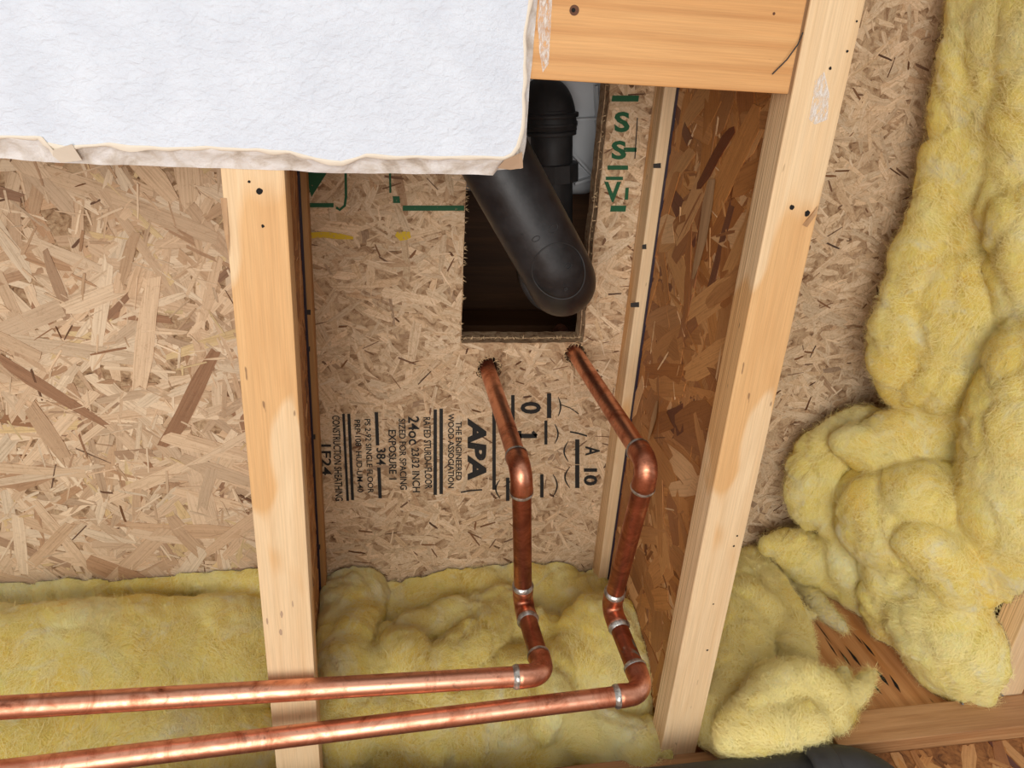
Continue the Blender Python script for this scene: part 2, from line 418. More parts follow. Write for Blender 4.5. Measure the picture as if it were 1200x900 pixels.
# ---- the subfloor (ceiling of this bay): sheets with a cut opening and two pipe holes
ceil = root('ceiling', (0, 0, wz(ZS)), 'rough wood strand subfloor seen from below between joists', None, None, 'structure')
HX0, HX1, HY0, HY1 = 0.1236, 0.3060, -0.10, 0.4010
PA = atz(573, 432, ZS); PB = atz(674, 415, ZS)
RA, RB = 0.0185, 0.0175
TH = 0.0183
def sheet(name, x0, x1, y0, y1, holes, mat, za=0.0, TH=0.0183):
    polys = [[(x0, y0), (x1, y0), (x1, y1), (x0, y1)]] + holes
    vs, fs = [], []
    flatp = [p for pl in polys for p in pl]
    tris = tessellate_polygon([[Vector((p[0], p[1], 0)) for p in pl] for pl in polys])
    n = len(flatp)
    vs = [Vector((p[0], p[1], wz(ZS + za))) for p in flatp] + [Vector((p[0], p[1], wz(ZS + za + TH))) for p in flatp]
    for t in tris:
        a, b, c = t
        if (Vector(flatp[b]) - Vector(flatp[a])).cross(Vector(flatp[c]) - Vector(flatp[a])) > 0: a, b, c = a, c, b
        fs.append((a, b, c)); fs.append((c + n, b + n, a + n))
    s = 0
    for pl in polys:
        k = len(pl)
        for i in range(k):
            a, b = s + i, s + (i + 1) % k
            fs.append((a, b, b + n, a + n))
        s += k
    return obj(name, vs, fs, mat, ceil)
def ring(c, r, n=22, jag=.12):
    return [(c.x + r*(1 + random.uniform(-jag, jag))*math.cos(2*math.pi*i/n), c.y + r*(1 + random.uniform(-jag, jag))*math.sin(2*math.pi*i/n)) for i in range(n)]
rect = []
def jagline(a, b, n, amp):
    return [(a[0] + (b[0]-a[0])*i/n + random.uniform(-amp, amp)*(1 if i else 0), a[1] + (b[1]-a[1])*i/n + random.uniform(-amp, amp)*(1 if i else 0)) for i in range(n)]
for a, b, n in (((HX0, HY0), (HX1, HY0), 4), ((HX1, HY0), (HX1, HY1), 34), ((HX1, HY1), (HX0, HY1), 16), ((HX0, HY1), (HX0, HY0), 30)):
    rect += jagline(a, b, n, .0008)
p_left = sheet('panel', -1.9, -0.0960, -2.4, 1.0, [], M['osb_pale'])
p_mid = sheet('panel', -0.0955, 1.9, -2.4, 1.0, [rect, ring(PA, RA), ring(PB, RB)], M['osb_pale'])
up_ = sheet('underlayment', -1.9, 1.9, -2.4, 1.0, [[(x + (.0012 if x < .2 else -.0012), y - (.0012 if y > .3 else 0)) for x, y in rect], ring(PA, RA*.9), ring(PB, RB*.9)], M['osb_pale'], .0184, .024)
place_s = lambda u, v, h: Vector((u, v, wz(ZS) - h))
def clip_left(cx, cy): return [(-1, 0, 0.0965)]
big = scatter(150, -0.78, -0.10, 0.02, 0.88, (.07, .17), (.012, .032), PAL_PALE, (.0010, .0022), lambda x, y: random.gauss(0.35, .75) if random.random() < .6 else random.uniform(0, math.pi), clip_left)
strand_mesh('strand_layer', scatter(3300, -1.10, -0.10, -.05, 0.98, (.03, .11), (.005, .018), PAL_PALE, (.0002, .0011), lambda x, y: random.uniform(0, math.pi), clip_left), place_s, M['strand_pale'], p_left)['kind'] = 'stuff'
strand_mesh('strand_sliver_layer', scatter(800, -0.80, -0.10, 0.0, 0.9, (.012, .05), (.0012, .004), PAL_PALE + [(sr(110, 76, 50), 1.6)], (.0012, .0022), lambda x, y: random.uniform(0, math.pi), clip_left), place_s, M['strand_pale'], p_left)['kind'] = 'stuff'
for s in big: strand_mesh('strand', [s], place_s, M['strand_pale'], p_left)
def clip_mid(cx, cy):
    k = [(1, 0, -0.0950)]
    if HX0 < cx < HX1 and HY0 < cy < HY1: return [(1, 0, 99)]
    if cx <= HX0 and HY0 - .03 < cy < HY1 + .03: k.append((-1, 0, -HX0 + .001))
    elif cx >= HX1 and HY0 - .03 < cy < HY1 + .03: k.append((1, 0, HX1 + .001))
    elif cy >= HY1: k.append((0, 1, HY1 + .001))
    return k
def rej_mid(cx, cy, L):
    return any((cx - c.x)**2 + (cy - c.y)**2 < (r + L*.45)**2 for c, r in ((PA, RA), (PB, RB)))
ang_mid = lambda x, y: random.gauss(0.1, .8)
def rej_big(cx, cy, L): return rej_mid(cx, cy, L) or (HX0 - L*.5 < cx < HX1 + L*.5 and cy < HY1 + .02) or -.06 < cx < .27 and .40 < cy < .72
strand_mesh('strand_layer', scatter(8400, -.09, 0.95, -.45, 0.98, (.014, .06), (.004, .012), PAL_FINE, (.0001, .0006), ang_mid, clip_mid, rej_mid, .0002), place_s, M['strand_swirl'], p_mid)['kind'] = 'stuff'
strand_mesh('strand_sliver_layer', scatter(1100, -.09, 0.90, -.05, 0.9, (.006, .028), (.0010, .0034), PAL_FINE + [(sr(124, 88, 60), 5), (sr(92, 60, 38), 2)], (.0006, .0010), ang_mid, clip_mid, rej_mid, .0001), place_s, M['strand_pale'], p_mid)['kind'] = 'stuff'
for s in scatter(46, -.08, 0.85, 0.0, 0.82, (.04, .085), (.010, .02), PAL_FINE, (.0005, .0009), ang_mid, clip_mid, rej_big, .0002): strand_mesh('strand', [s], place_s, M['strand_swirl'], p_mid)
# frayed splinters round the openings
def splinters(name, pts_dirs, mat, parent, wid=(.0004, .0011)):
    vs, fs = [], []
    for p, d, L in pts_dirs:
        p, d = Vector(p), Vector(d).normalized(); s = d.orthogonal().normalized() * random.uniform(*wid); s.rotate(Matrix.Rotation(random.uniform(0, 6.28), 3, d))
        s2 = d.cross(s); b = len(vs)
        vs += [p + s, p - s*.5 + s2*.8, p - s*.5 - s2*.8, p + d*L + s*.1]
        fs += [(b, b+1, b+3), (b+1, b+2, b+3), (b+2, b, b+3), (b, b+2, b+1)]
    o = obj(name, vs, fs, mat, parent); o['kind'] = 'stuff'; return o
sp = []
for i in range(230):
    side = random.random()
    if side < .45: q = Vector((random.uniform(HX0, HX1), HY1, wz(ZS + TH*random.uniform(.7, 1)))); d = (random.uniform(-1, 1), -1, random.uniform(-.4, .3))
    elif side < .8: q = Vector((HX1, random.uniform(.0, HY1), wz(ZS + TH*random.uniform(0, 1)))); d = (-1, random.uniform(-1, 1), random.uniform(-.5, .3))
    else: q = Vector((HX0, random.uniform(.1, HY1), wz(ZS))); d = (1, random.uniform(-1, 1), random.uniform(-.6, .1))
    sp.append((q, d, random.uniform(.001, .007)))
M['fray'] = flat('frayed_wood', sr(206, 176, 134), .9)
splinters('splinter', sp, M['fray'], p_mid)
sp = []
for c, r in ((PA, RA), (PB, RB)):
    for i in range(130):
        a = random.uniform(0, 6.283)
        q = Vector((c.x + math.cos(a)*r*1.02, c.y + math.sin(a)*r*1.02, wz(ZS) + random.uniform(-.001, .008)))
        d = (-math.cos(a)*random.uniform(.1, .6) + random.uniform(-.8, .8), -math.sin(a)*random.uniform(.1, .6) + random.uniform(-.8, .8), random.uniform(-.7, .2))
        sp.append((q, d, random.uniform(.003, .011)))
splinters('splinter', sp, M['fray'], p_mid, (.0005, .0016))

# ---- stencilled grade marks
def quadmap(verts2, px0, py0, px1, py1, rot, skew=0.0, h=0.0016):
    xs = [v[0] for v in verts2]; ys = [v[1] for v in verts2]
    a0, a1, b0, b1 = min(xs), max(xs), min(ys), max(ys)
    out = []
    for x, y in verts2:
        s = (x - a0) / max(a1 - a0, 1e-6); t = (y - b0) / max(b1 - b0, 1e-6)
        if rot: px, py = px0 + (px1 - px0)*t + skew*s, py0 + (py1 - py0)*s
        else: px, py = px0 + (px1 - px0)*s, py1 + (py0 - py1)*t
        out.append(atz(px, py, ZS - h))
    return out
def stamp(text, px0, py0, px1, py1, rot=True, mat='ink', bold=0.0, shear=0.0, skew=0.0, name='stencil_mark'):
    cu = bpy.data.curves.new('txt', 'FONT'); cu.body = text; cu.resolution_u = 3; cu.offset = bold + .003; cu.shear = shear
    ob = bpy.data.objects.new('txt', cu); C.objects.link(ob)
    dg = bpy.context.evaluated_depsgraph_get(); me = bpy.data.meshes.new_from_object(ob.evaluated_get(dg))
    v2 = [(v.co.x, v.co.y) for v in me.vertices]; fs = [tuple(p.vertices) for p in me.polygons]
    bpy.data.objects.remove(ob); bpy.data.curves.remove(cu); bpy.data.meshes.remove(me)
    o = obj(name, quadmap(v2, px0, py0, px1, py1, rot, skew), fs, M[mat], p_mid); return o
def bar(px0, py0, px1, py1, mat='ink', skew=0.0, name='stencil_bar'):
    P = [(px0, py0), (px1, py0), (px1 + skew, py1), (px0 + skew, py1)]
    return obj(name, [atz(a, b, ZS - .0016) for a, b in P], [(0, 1, 2, 3)], M[mat], p_mid)
def stroke(pts, wpx, mat='ink', name='stencil_stroke'):
    vs, fs = [], []
    for i, (x, y) in enumerate(pts):
        a = pts[max(i-1, 0)]; b = pts[min(i+1, len(pts)-1)]; d = Vector((b[0]-a[0], b[1]-a[1])).normalized(); ww = wpx if not isinstance(wpx, (list, tuple)) else wpx[i]
        vs += [atz(x - d.y*ww/2, y + d.x*ww/2, ZS - .0016), atz(x + d.y*ww/2, y - d.x*ww/2, ZS - .0016)]
    for i in range(len(pts)-1): fs.append((2*i, 2*i+1, 2*i+3, 2*i+2))
    return obj(name, vs, fs, M[mat], p_mid)
stamp('1F24', 376.5, 521, 388, 557, bold=.012)
stamp('CONSTRUCTION SHEATHING', 389, 487, 398, 587, skew=4, bold=.012)
bar(401, 485, 404, 587, skew=5); bar(407, 485, 410.5, 586, skew=4.5)
stamp('PRP-108  HUD-UM-40', 415, 492, 422, 577, skew=4, bold=.01)
stamp('PS 2-92 SINGLE FLOOR', 427, 491, 434, 578, skew=4, bold=.01)
bar(439, 483, 443, 522, skew=1.5); stamp('384', 441, 525, 452, 545, bold=.012); bar(442, 548, 446, 584, skew=1.5)
stamp('EXPOSURE 1', 455, 504, 464, 562, skew=1, bold=.012)
stamp('SIZED FOR SPACING', 467, 491, 475, 574, skew=2, bold=.008)
stamp('24oc', 478, 488, 491, 521, skew=1, bold=.012); stamp('23/32 INCH', 482, 525, 491, 577, skew=1.5, bold=.010)
stamp('RATED STURD-I-FLOOR', 496, 489, 504.5, 573, skew=2, bold=.01)
bar(508, 480, 512, 580); bar(515, 479, 519, 579)
stamp('WOOD ASSOCIATION', 525, 485, 532, 572, bold=.014); stamp('THE ENGINEERED', 534, 494, 541, 563, bold=.014)
stamp('APA', 548, 490, 570, 563, bold=.045, shear=.12)
bar(577, 466, 581, 574)
stamp('0', 610, 471, 634, 485, bold=.03); stroke([(608, 511), (629, 511)], 5); stroke([(609, 505), (609, 517)], 4); stroke([(629, 511), (624, 506)], 3.5)
for b in ((599, 463, 603, 493), (641, 461, 646, 490), (638, 493, 641.5, 521), (593, 560, 597, 587), (633, 556, 637, 583), (674, 515, 679, 544), (674, 545, 679, 572)): bar(*b)
for x, y0, y1, bow in ((648, 556, 582, 5), (666, 517, 541, -5), (668, 547, 572, -6), (586, 562, 584, -5), (654, 465, 488, 3), (650, 497, 520, 4)):
    stroke([(x + bow*math.sin(math.pi*i/8), y0 + (y1-y0)*i/8) for i in range(9)], [.6 + 1.2*math.sin(math.pi*i/8) for i in range(9)])
stroke([(540, 577), (552, 575), (565, 574)], 1.6); stroke([(668, 506), (678, 508), (688, 511)], 1.8); stroke([(656, 474), (668, 478), (678, 485)], 1.0)
stamp('A', 686, 523, 703, 534, bold=.02); stamp('10', 684, 549, 700, 569, bold=.03)
# green and yellow lumber marks
obj('green_arrow_mark', [atz(*p, ZS - .0016) for p in ((357, 201), (384, 201), (365, 231))], [(0, 1, 2)], M['green_ink'], p_mid)
bar(360, 238, 391, 243, 'green_ink'); stroke([(405, 200), (405.5, 230), (404, 241), (398, 246), (394, 243)], 3, 'green_ink'); stroke([(457, 203), (457.5, 226)], 2.4, 'green_ink')
bar(460, 230, 468, 238, 'green_ink', 1); bar(472, 241, 544, 247, 'green_ink')
bar(717.5, 112, 749, 119, 'green_ink', -1); stamp('S', 720, 131, 738, 155, False, 'green_ink', .03); stamp('S', 716.6, 165, 734, 187, False, 'green_ink', .03)
bar(712, 194, 736, 199, 'green_ink'); stamp('V', 708, 213, 728, 237, False, 'green_ink', .03); bar(733, 220, 737, 234, 'green_ink', -1); bar(716, 241, 734, 248, 'green_ink', -1); bar(731, 173, 746, 178, 'green_ink')
stroke([(747, 138), (744, 186)], 1.2, 'pencil', 'pencil_line'); bar(710, 207, 730, 211, 'green_ink')
stroke([(362, 276), (380, 275), (398, 277), (414, 279)], [7, 7, 7, 3], 'yellow_ink', 'yellow_crayon_mark'); stroke([(464, 274), (470, 277), (476, 276), (481, 275)], [5, 11, 10, 7], 'yellow_ink', 'yellow_crayon_mark')

# ---- the wall at the far end of the joists
wall = root('wall_back', (0, YP, wz(ZB)), 'framed outside wall under the joist ends', None, None, 'structure')
bmobj('top_plate', box_bm(-1.9, 0.70, YP, YP + .14, wz(ZB - .040), wz(ZB), .001), M['plate'], wall)
bp = bmobj('top_plate', box_bm(0.583, 1.5, .800, .846, wz(ZB - .052), wz(ZB - .001), .0015), M['plate'], wall)
rb = bmobj('rim_board', box_bm(0.585, 1.5, .814, .846, wz(ZB + .001), wz(ZS - .001), .001), M['rim'], wall)
bmobj('rim_board', box_bm(-1.9, 1.5, YP + .105, YP + .14, wz(ZB + .001), wz(ZS - .001), .001), M['rim'], wall)
sh = bmobj('sheathing', box_bm(-1.9, 1.5, YP + .06, YP + .075, 0.0, wz(ZB - .041)), M['osb_orange'], wall)
sh2 = bmobj('sheathing', box_bm(0.60, 1.5, .822, .838, 0.9, wz(ZB - .0525)), M['osb_orange'], wall)
for pts, ww in ((((990, 756), (1010, 782)), 3.2), (((982, 760), (997, 780)), 2.2), (((1008, 748), (1026, 770)), 2.6), (((1026, 784), (1042, 804)), 4.2), (((1016, 794), (1034, 814)), 2.6), (((966, 746), (982, 770)), 1.6), (((1042, 790), (1056, 812)), 3.6), (((952, 724), (976, 756)), 1.2), (((1000, 742), (1012, 756)), 1.4)):
    (xa, ya), (xb, yb) = pts; nx, ny = -(yb-ya), (xb-xa); nl = math.hypot(nx, ny); nx, ny = nx/nl*ww/2, ny/nl*ww/2; xm, ym = xa + (xb-xa)*.6, ya + (yb-ya)*.6
    obj('split', [aty(a, b, .8135) for a, b in ((xa, ya), (xm + nx, ym + ny), (xb, yb), (xm - nx, ym - ny))], [(0, 1, 2, 3)], M['hole'], rb)
for px, py in ((1170, 812), (1124, 822)):
    v_, f_ = sweep([aty(px, py, .802), aty(px, py, .80) + Vector((-.004, -.006, -.010))], .0014, 8); obj('nail', v_, f_, M['steel'], bp, True)
place_w = lambda u, v, h: Vector((u, .822 - h, v))
strand_mesh('strand_layer', scatter(260, .60, 1.2, wz(.3), wz(ZB - .06), (.03, .08), (.008, .02), PAL_ORNG, (.0003, .0012), lambda x, y: random.gauss(1.4, .5), lambda a, b: [(0, -1, -wz(ZB - .054))]), place_w, M['strand_orange'], sh2)['kind'] = 'stuff'

# ================================================================== I-JOISTS
def i_joist(x0, label, y0=-2.3, y1=YP - .001, webstrands=0, tall=True):
    xc = x0 + FLW/2
    r = root('i_joist', (xc, (y0+y1)/2, wz(ZB)), label, 'joist', 'wooden floor joists')
    bf = bmobj('bottom_flange', box_bm(x0, x0 + FLW, y0, y1 + .09, wz(ZB), wz(ZB + FLT), .0018), M['flange'], r)
    tx = x0 - (.0085 if x0 < 0 else 0)
    tf = bmobj('top_flange', box_bm(tx, tx + FLW, y0, y1 + .09, wz(ZS - FLT), wz(ZS - .0004), .0018), M['flange_shaded' if x0 < 0 else 'flange'], r)
    we = bmobj('web', box_bm(xc - .0055, xc + .0055, y0, y1 + .09, wz(ZB + FLT - .004), wz(ZS - FLT + .004)), M['osb_orange'], r)
    for s in (-1, 1):
        g = bmobj('glue_line', box_bm(xc + s*.0075 - .0020, xc + s*.0075 + .0020, y0, y1, wz(ZS - FLT - .0030), wz(ZS - FLT + .001)), M['glue'], tf)
    return r, bf, tf, we
jl = i_joist(XL0, 'pale wooden joist crossed by both copper pipes')
jr = i_joist(XR0, 'pale wooden joist leaning across the right of the pipe bay, orange strand web showing')
jn = i_joist(XN0, 'joist almost hidden behind the hanging yellow insulation at the right edge', y1=.798)
for r_, xs in ((jr, -1), (jl, 1)):
    xc = (XR0 if xs < 0 else XL0) + FLW/2
    place = lambda u, v, h, xc=xc, xs=xs: Vector((xc + xs*(.0055 + h), u, v))
    z0, z1 = wz(ZB + FLT), wz(ZS - FLT)
    cl = lambda a, b: [(0, 1, z0), (0, -1, -z1)]
    strand_mesh('strand_layer', scatter(1500, -.05, .95, z0, z1, (.04, .12), (.008, .024), PAL_ORNG, (.0002, .0010), lambda x, y: random.uniform(0, math.pi), cl), place, M['strand_orange'], r_[3])['kind'] = 'stuff'
    if xs < 0:
        strand_mesh('strand_sliver_layer', scatter(130, -.02, .9, z0, z1, (.012, .05), (.0012, .004), PAL_ORNG + [(sr(226, 190, 146), 2)], (.0012, .002), lambda x, y: random.uniform(0, math.pi), cl), place, M['strand_orange'], r_[3])['kind'] = 'stuff'
        for s in scatter(150, 0.0, .86, z0, z1, (.06, .15), (.014, .040), PAL_ORNG, (.0010, .002), lambda x, y: random.choice((random.gauss(.9, .5), random.uniform(0, math.pi))), cl): strand_mesh('strand', [s], place, M['strand_orange'], r_[3])
# loose pale sliver on the web
def web_pt(px, py, h=.0025): return atx(px, py, XR0 + FLW/2 - .0055 - h)
def web_sliver(pts, wpx, c, thick=.0012):
    vs = []; n = len(pts)
    for i, (x, y) in enumerate(pts):
        ww = wpx[i]
        vs += [web_pt(x - ww/2, y), web_pt(x + ww/2, y), web_pt(x - ww/2, y, .0022 + thick), web_pt(x + ww/2, y, .0022 + thick)]
    fs = []
    for i in range(n-1):
        a = 4*i; b = a + 4
        fs += [(a+2, a+3, b+3, b+2), (a, a+2, b+2, b), (a+3, a+1, b+1, b+3)]
    return obj('strand', vs, fs, c, jr[3])
M['sliver'] = mat_wood('pale_sliver', sr(206, 166, 122), sr(160, 118, 78), None, 'Y')
web_sliver([(834, 210), (829, 240), (823, 280), (816, 310), (812, 327)], [8, 12, 10, 7, 2], M['sliver'])
web_sliver([(770, 470), (766, 490), (760, 515)], [2, 6, 2], M['sliver'])
# marks, nails and holes on the joists
def dot(px, py, z, r, mat, parent, name='nail_hole', h=.0003, ry=None):
    c = atz(px, py, z - h); n = 12; k = ry or r
    vs = [c] + [c + Vector((math.cos(2*math.pi*i/n)*r*random.uniform(.8, 1.15), math.sin(2*math.pi*i/n)*k*random.uniform(.8, 1.15), 0)) for i in range(n)]
    return obj(name, vs, [(0, 1 + (i+1) % n, 1 + i) for i in range(n)], mat, parent)
for (px, py, r) in ((304, 224, .0028), (308, 265, .0014), (292, 213, .0012)): dot(px, py, ZB, r, M['hole'], jl[1])
for (px, py, r) in ((928, 243, .0026), (946, 250, .0030), (973, 80, .0014), (993, 60, .0012), (829, 762, .0014), (864, 628, .0012), (860, 640, .0014), (836, 708, .001), (1004, 25, .001)): dot(px, py, ZB, r, M['hole'], jr[1])
for (px, py, r) in ((330, 720, .0014), (329, 741, .0016), (313, 728, .0009), (343, 708, .0007)): dot(px, py, ZB, r, M['kraft'], jl[1], 'knot', ry=.0045)
def splint_piece(px, py, z, dx, dy, L, wdt, parent, mat, lift=.004):
    a = atz(px, py, z - .0003); d = (atz(px+dx, py+dy, z) - atz(px, py, z)).normalized(); s = Vector((d.y, -d.x, 0))*wdt/2
    vs = [a + s, a - s, a + d*L*.6 - s*.6 - Vector((0, 0, lift)), a + d*L*.6 + s*.6 - Vector((0, 0, lift)), a + d*L - Vector((0, 0, lift*.6)), a + d*L*.6 + Vector((0, 0, .0005))]
    return obj('splinter', vs, [(0, 1, 2, 3), (3, 2, 4), (0, 3, 5), (1, 5, 2), (5, 3, 4), (5, 4, 2)], mat, parent)
splint_piece(943, 265, ZB, 14, -24, .022, .006, jr[1], M['sliver'])
splint_piece(262, 232, ZB, 6, 60, .05, .005, jl[1], M['sliver'], .003)
# black rim marks on the top flanges
for y, wd in ((366, 14), (409, 9), (512, 12), (560, 8), (641, 12)):
    x = 357 + (y - 366)*.045
    stroke_pts = [atz(x - wd/2, y - 3, ZS - FLT - .0004), atz(x + wd/2, y - 3, ZS - FLT - .0004), atz(x + wd/2, y + 3, ZS - FLT - .0004), atz(x - wd/2, y + 2, ZS - FLT - .0004)]
    obj('ink_mark', stroke_pts, [(0, 1, 2, 3)], M['pencil'], jl[2])
for (px, py, wd) in ((770, 194, 9), (744, 357, 10), (755, 289, 5)):
    obj('ink_mark', [atz(px - wd/2, py - 2, ZS - FLT - .0004), atz(px + wd/2, py - 3, ZS - FLT - .0004), atz(px + wd/2, py + 3, ZS - FLT - .0004), atz(px - wd/2, py + 3, ZS - FLT - .0004)], [(0, 1, 2, 3)], M['pencil'], jr[2])

# ---- flat lumber block between the joists
by1 = float(atz(780, 102, ZB).y)
blk = bmobj('lumber_block', box_bm(XL0 + FLW + .001, XR0 - .0035, by1 - .14, by1, wz(ZB), wz(ZB + .038), .0015), M['pine'], None, origin=(.15, by1 - .07, wz(ZB)))
tag(blk, 'orange pine board nailed flat between two joists beside the white drywall', 'board')
def knot(px, py, r):
    n = 20; c = atz(px, py, ZB - .0003)
    vs = [c] + [c + Vector((math.cos(2*math.pi*i/n)*r, math.sin(2*math.pi*i/n)*r, 0)) for i in range(n)]
    return obj('knot', vs, [(0, 1 + (i+1) % n, 1 + i) for i in range(n)], M['knot'], blk)
M['knot'] = mat_wood('dark_knot', sr(120, 70, 36), sr(70, 38, 18), None, 'X', 3)
knot(673, 12, .0040); knot(907, 16, .0012)
vs = [atz(x, y, ZB - .0005) for x, y in ((632, 0), (647, 0), (645, 40), (643, 75), (636, 85), (632, 60), (630, 25))]
obj('plaster_smear', vs, [tuple(range(7))], M['smear'], blk)
vs = [atz(x, y, ZB - .0005) for x, y in ((955, 95), (966, 84), (972, 110), (970, 140), (955, 146), (948, 140), (952, 118))]
obj('plaster_smear', vs, [tuple(range(7))], M['smear'], jr[1])
v_, f_ = sweep([atz(905, 87, ZB - .002), atz(922, 70, ZB - .006), atz(935, 52, ZB - .006), atz(941, 38, ZB - .002)], .0006, 6)
o = obj('wire_hair', v_, f_, M['pencil'], blk)
dot(672, 12, ZB, .0018, M['hole'], blk, 'nail_hole', .0006)

# ================================================================== DRYWALL
def drywall():
    zb, zt = ZB - .0135, ZB - .0006
    lower = [(-420, 150), (-200, 156), (0, 161), (46, 161), (54, 168), (75, 172), (130, 169), (190, 173), (250, 173), (300, 175), (340, 179), (372, 187), (400, 191), (414, 186), (430, 182), (500, 183), (560, 184), (590, 183), (600, 180), (607, 172), (612, 150), (613, 110), (615, 60), (617, 30), (620, 0), (630, -80), (655, -300), (690, -700)]
    outer = [(-420, 172), (-200, 181), (0, 186), (46, 189), (54, 190), (75, 191), (130, 193), (190, 195), (250, 197), (300, 199), (340, 200), (372, 202), (400, 203), (414, 203), (430, 203), (500, 204), (560, 205), (578, 205), (583, 199), (612, 198), (616, 165), (620, 110), (624, 60), (627, 30), (630, 0), (641, -80), (668, -300), (706, -700)]
    r = root('drywall_sheet', (-.3, -.5, wz(ZB)), 'white textured drywall sheet with a broken edge, fixed below the joists', 'drywall')
    def dens(pl, n=8):
        out = []
        for i in range(len(pl)-1):
            for k in range(n): out.append(tuple(a + (b-a)*k/n for a, b in zip(pl[i], pl[i+1])))
        return out + [pl[-1]]
    A, B = dens(lower), dens(outer)
    N = len(A); PAs = []; rows = []
    for i in range(N):
        a = atz(*A[i], zb); b = atz(*B[i], zt)
        a += Vector((noise.noise(a*60)*.0016, noise.noise(a*60 + Vector((5, 0, 0)))*.0016, 0))
        b += Vector((noise.noise(b*45)*.0012, noise.noise(b*45 + Vector((9, 0, 0)))*.0012, 0))
        row = [a]
        for k in (1, 2, 3, 4):
            t = k/5; p = a.lerp(b, t); p.z += noise.noise(p*110)*.0022 + .0012*math.sin(t*math.pi); row.append(p)
        row.append(b); rows.append(row)
    # face sheet
    far = [Vector((rows[-1][0].x, -2.4, wz(zb))), Vector((-1.9, -2.4, wz(zb))), Vector((-1.9, rows[0][0].y, wz(zb)))]
    face = [r_[0] for r_ in rows] + far
    tr = tessellate_polygon([[Vector((v.x, v.y, 0)) for v in face]])
    fs = []
    for t in tr:
        a, b, c = t
        fs.append((a, b, c) if (face[b]-face[a]).cross(face[c]-face[a]).z < 0 else (a, c, b))
    obj('painted_face', face, fs, M['drywall'], r)
    vs = [p for row in rows for p in row]; fs = []
    for i in range(N-1):
        for k in range(5): fs.append((i*6+k, (i+1)*6+k, (i+1)*6+k+1, i*6+k+1))
    # back
    b0 = len(vs); back = [row[5] for row in rows] + [Vector((rows[-1][5].x, -2.4, wz(zt))), Vector((-1.9, -2.4, wz(zt))), Vector((-1.9, rows[0][5].y, wz(zt)))]
    vs += back
    for t in tessellate_polygon([[Vector((v.x, v.y, 0)) for v in back]]): fs.append(tuple(b0 + i for i in t))
    obj('gypsum_core', vs, fs, M['gypsum'], r, True)
    # torn paper lip along the face edge
    vs, fs = [], []
    for i in range(N):
        a = rows[i][0]; b = rows[min(i+1, N-1)][0] if i < N-1 else rows[i][0] + (rows[i][0]-rows[i-1][0]); d = (b-a).normalized(); nrm = Vector((-d.y, d.x, 0))
        if nrm.dot(rows[i][5] - a) < 0: nrm = -nrm
        wv = .0016 + .0038*abs(noise.noise(a*38 + Vector((3, 3, 3)))) 
        vs += [a - nrm*.0008 + Vector((0, 0, -.0001)), a + nrm*.0006 + Vector((0, 0, -.0010)), a + nrm*wv + Vector((0, 0, .0012 - .001*noise.noise(a*80)))]
    for i in range(N-1):
        for k in range(2): fs.append((i*3+k, (i+1)*3+k, (i+1)*3+k+1, i*3+k+1))
    obj('torn_paper', vs, fs, M['paper'], r, True)
    # brown paper flap on the corner and a peeled fold
    q = [(583, 197), (592, 187), (603, 183), (612, 178), (613, 197), (598, 199)]
    zz = [zb-.001, zb-.0025, zb-.003, zb-.0015, zb+.004, zb+.003]
    vs = [atz(x, y, z) for (x, y), z in zip(q, zz)]; vs += [v + Vector((0, 0, .0008)) for v in vs]
    n = len(q); obj('torn_paper', vs, [tuple(range(n)), tuple(range(2*n-1, n-1, -1))] + [(i, (i+1) % n, (i+1) % n + n, i+n) for i in range(n)], M['kraft'], r)
    q = [(49, 160), (62, 176), (84, 169), (96, 188), (72, 191), (62, 183)]
    zz = [zb-.001, zb-.002, zb-.0035, zb+.006, zb+.005, zb+.001]
    vs = [atz(x, y, z) for (x, y), z in zip(q, zz)]; vs += [v + Vector((0, 0, .0008)) for v in vs]
    obj('torn_paper', vs, [tuple(range(n)), tuple(range(2*n-1, n-1, -1))] + [(i, (i+1) % n, (i+1) % n + n, i+n) for i in range(n)], M['paper'], r)
drywall()

